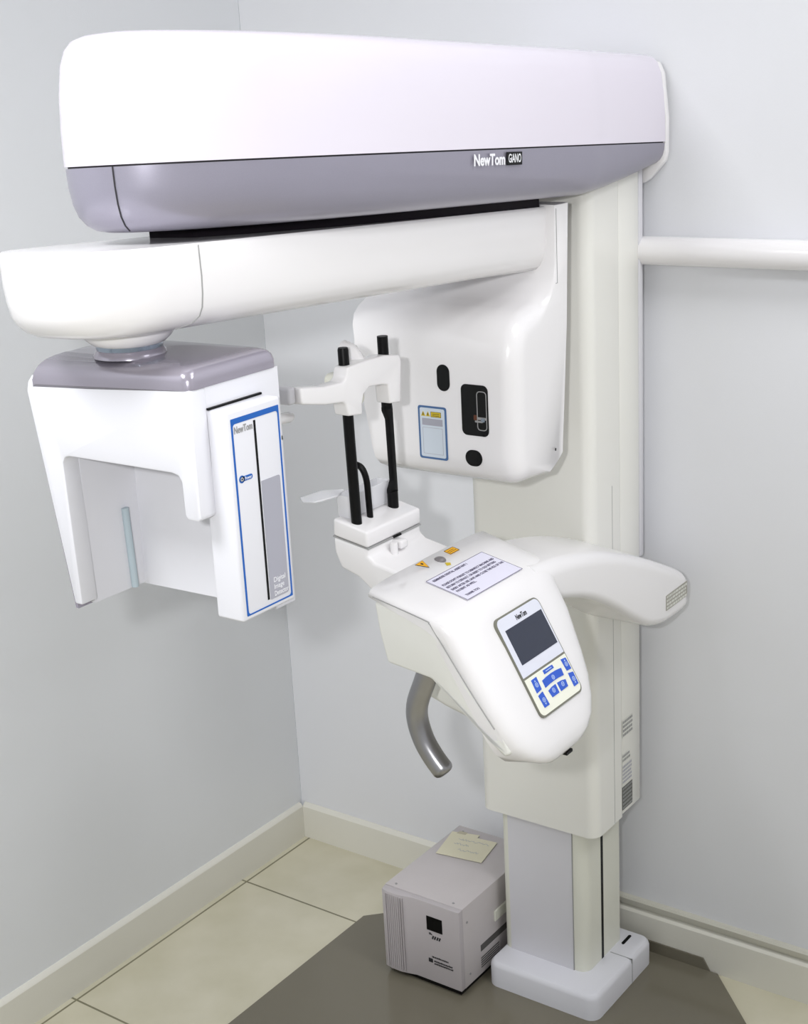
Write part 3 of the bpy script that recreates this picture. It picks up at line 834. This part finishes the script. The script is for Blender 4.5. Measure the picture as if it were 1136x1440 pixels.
# small regulatory label at the end of the shoulder
b_ = bmesh.new()
q4 = [(-.122, .8375), (-.049, .801), (-.049, .776), (-.122, .8125)]
FS.plate(b_, [(-.138, .8165), (-.056, .8180), (-.056, .7905), (-.138, .7895)][::-1], -.0005, .0004); part('shoulder_sticker', b_, mat('sticker_grey', (160, 158, 148), .5), shoulder)
b_ = bmesh.new()
rnd = random.Random(4)
for r_ in range(4):
    a = -.1365
    while a < -.060:
        w = rnd.uniform(.002, .010); zt = .8135 - r_ * .0066
        FS.rect(b_, a, zt - .0022, min(a + w, -.0575), zt + .0018, .0004, .0006); a += w + .002
part('shoulder_print', b_, STK, shoulder)

# ---------------------------------------------------------------- notice taped on the control head
notice = thing('paper_notice', 'white printed reminder notice stuck on top of the control head', 'notice', (.93, -.65, 1.006))
def NP(name, bm, m):
    o = finish(name, bm, m, None, 0); o.parent = notice
    o.matrix_parent_inverse = Matrix.Translation(-Vector(notice.location)); return o
NPF = Frame((.8965, -.7145, 1.0133), (0, 1, 0), (-.9781, 0, .2079))
NW, NH = .1445, .0715
b_ = bmesh.new(); NPF.rect(b_, 0, -NH, NW, 0, .0003, .0008); NP('sheet', b_, PAPER)
b_ = bmesh.new(); NPF.ring(b_, rrect(NW, NH, .0003, 1, NW / 2, -NH / 2), rrect(NW - .0016, NH - .0016, .0003, 1, NW / 2, -NH / 2), .0008, .001); NP('border', b_, INK)
b_ = bmesh.new()
LN = [('REMINDER DENTAL ASSISTANT !', .0078, -.0095, .085), ("PLEASE DON'T FORGET TO DISINFECT MACHINE AND", .0072, -.0258, .1315),
      ('RETURN TO DEFAULT. OR RESET TO OLD SETTING', .0065, -.0336, .1255), ('EVERY AFTER USE. SAVE AND CLOSE THE FILE OF THE', .0066, -.0418, .1335),
      ('PATIENT AS WELL.', .0082, -.0492, .048), ('THANK YOU', .0090, -.0642, .033)]
for s_, a, b, w in LN: text(b_, NPF, s_, a, b, .0062, .0011, w, .0001)
NP('lettering', b_, INK)

# ---------------------------------------------------------------- voltage box beside the column
U = thing('power_conditioner_box', 'grey metal power unit with small black display on the floor left of the column', 'power unit', (.56, -.19, .004))
def UP(name, bm, m, smooth=35, label=None):
    o = finish(name, bm, m, None, smooth); o.parent = U
    o.matrix_parent_inverse = Matrix.Translation(-Vector(U.location))
    if label: o['label'] = label
    return o
ux0, ux1, uy0, uy1, uz0, uz1 = .474, .6535, -.3245, -.050, .016, .1895
bm = bmesh.new()
pl_ = [(ux0, uy0 + .012)]
pl_ += [(ux0 + .004, uy0 - .004), (ux0 + .02, uy0 - .0075), (ux0 + .042, uy0 - .0075), (ux0 + .062, uy0 - .0035), (ux0 + .075, uy0), (ux1, uy0), (ux1, uy0 + .014)]
prism(bm, pl_, 'z', uz0 + .001, uz1 - .001, .0015, 2, 40); UP('front_panel', bm, UPSFRONT)
bm = bmesh.new(); prism(bm, [(ux0, uy0 + .0125), (ux1, uy0 + .0125), (ux1, uy1), (ux0, uy1)], 'z', uz0, uz1, .002, 2, 40); UP('case', bm, UPS)
bm = bmesh.new()
for k in range(9):
    x_ = ux0 + .014 + k * .0048
    box(bm, (x_, uy0 - .0090, uz0 + .008), (x_ + .0018, uy0 - .0068, uz1 - .006))
UP('ribbing', bm, UPSFRONT)
FU = Frame((0, uy0 - .0001, 0), (1, 0, 0), (0, 0, 1))
b_ = bmesh.new(); FU.rect(b_, .5790, .1300, .6145, .1600, 0, .0008); UP('display_window', b_, BLACK, 0, 'black display window')
b_ = bmesh.new()
rnd = random.Random(2)
for x_ in (.5835, .5860, .5885): FU.rect(b_, x_, .1205, x_ + .0016, .1205 + rnd.uniform(.0025, .0045), 0, .0006)
for x_ in (.5905, .5955, .6010, .6060): FU.line(b_, x_, .1125, x_ + .0030, .1195, .0030, 0, .0006)
UP('brand_print', b_, INKDARK, 0)
b_ = bmesh.new()
FU.plate(b_, rrect(.0095, .0085, .001, 3, .5845, .0635), 0, .0006)
for z_, xa, xb in ((.0725, .588, .626), (.0640, .5925, .634), (.0585, .5925, .636)):
    x_ = xa
    while x_ < xb:
        w = rnd.uniform(.001, .0026); FU.rect(b_, x_, z_ - .0016, min(x_ + w, xb), z_ + rnd.uniform(.0008, .0018), 0, .0006); x_ += w + .0009
UP('front_print', b_, INKDARK, 0)
for x_, y_ in ((ux0 + .020, uy0 + .022), (ux1 - .026, uy0 + .022), (ux0 + .022, uy1 - .020), (ux1 - .026, uy1 - .02)):
    bm = bmesh.new(); tube(bm, [(x_, y_, uz1 - .001), (x_, y_, uz1 + .0012)], .0024, 10); UP('case_screw', bm, GREY)
for y_, z_ in ((uy0 + .026, .155), (uy0 + .030, .040), (uy1 - .04, .155)):
    bm = bmesh.new(); tube(bm, [(ux1 - .001, y_, z_), (ux1 + .0012, y_, z_)], .0024, 10); UP('case_screw', bm, GREY)
bm = bmesh.new()
for k in range(5): box(bm, (ux1 - .001, -.255 + k * .0, .030 + k * .005), (ux1 + .0004, -.190, .0325 + k * .005))
box(bm, (ux1 - .001, -.255, .066), (ux1 + .0004, -.10, .080)); UP('side_vent', bm, mat('vent_dark', (84, 82, 80), .6))
bm = bmesh.new(); box(bm, (ux1 - .001, -.205, .105), (ux1 + .003, -.10, .128), .001, 1); UP('side_handle', bm, CREAM)
for x_ in (ux0 + .02, ux1 - .02):
    for y_ in (uy0 + .02, uy1 - .02):
        bm = bmesh.new(); tube(bm, [(x_, y_, .004), (x_, y_, .0165)], .011, 16); UP('rubber_foot', bm, BLACK)
bm = bmesh.new()
prism(bm, [(ux0 + .006, uy0 + .004), (ux1 - .003, uy0 + .003), (ux1 - .003, uy1 - .003), (ux0 + .006, uy1 - .003)], 'z', .0085, .0165)
UP('base_tray', bm, BLACK)

# ---------------------------------------------------------------- note card on the box
note = thing('note_card', 'cream handwritten paper note lying on top of the grey power unit', 'note', (.54, -.12, .1912))
def NC(name, bm, m):
    o = finish(name, bm, m, None, 0); o.parent = note
    o.matrix_parent_inverse = Matrix.Translation(-Vector(note.location)); return o
b_ = bmesh.new()
prism(b_, [(.4973, -.1703), (.5964, -.1555), (.5823, -.0748), (.538, -.080), (.536, -.068), (.4785, -.0831)], 'z', .1910, .1920); NC('sheet', b_, CARD)
b_ = bmesh.new(); prism(b_, [(.4900, -.0850), (.5100, -.0820), (.5095, -.0720), (.4915, -.0745)], 'z', .1920, .1922); NC('tape', b_, TAPE)
FNC = Frame((.497, -.170, .1921), (.99, .148, 0), (-.21, .97, 0))
b_ = bmesh.new()
rnd = random.Random(9)
for r_, (yy, x0_, x1_) in enumerate(((.066, .02, .088), (.048, .018, .05), (.028, .035, .08))):
    x_ = x0_; prev = (x_, yy)
    while x_ < x1_:
        x_ += .0022; q = (x_, yy + rnd.uniform(-.004, .004)); FNC.line(b_, prev[0], prev[1], q[0], q[1], .0006, 0, .0002); prev = q
NC('handwriting', b_, mat('faint_blue_ink', (160, 168, 185), .8))
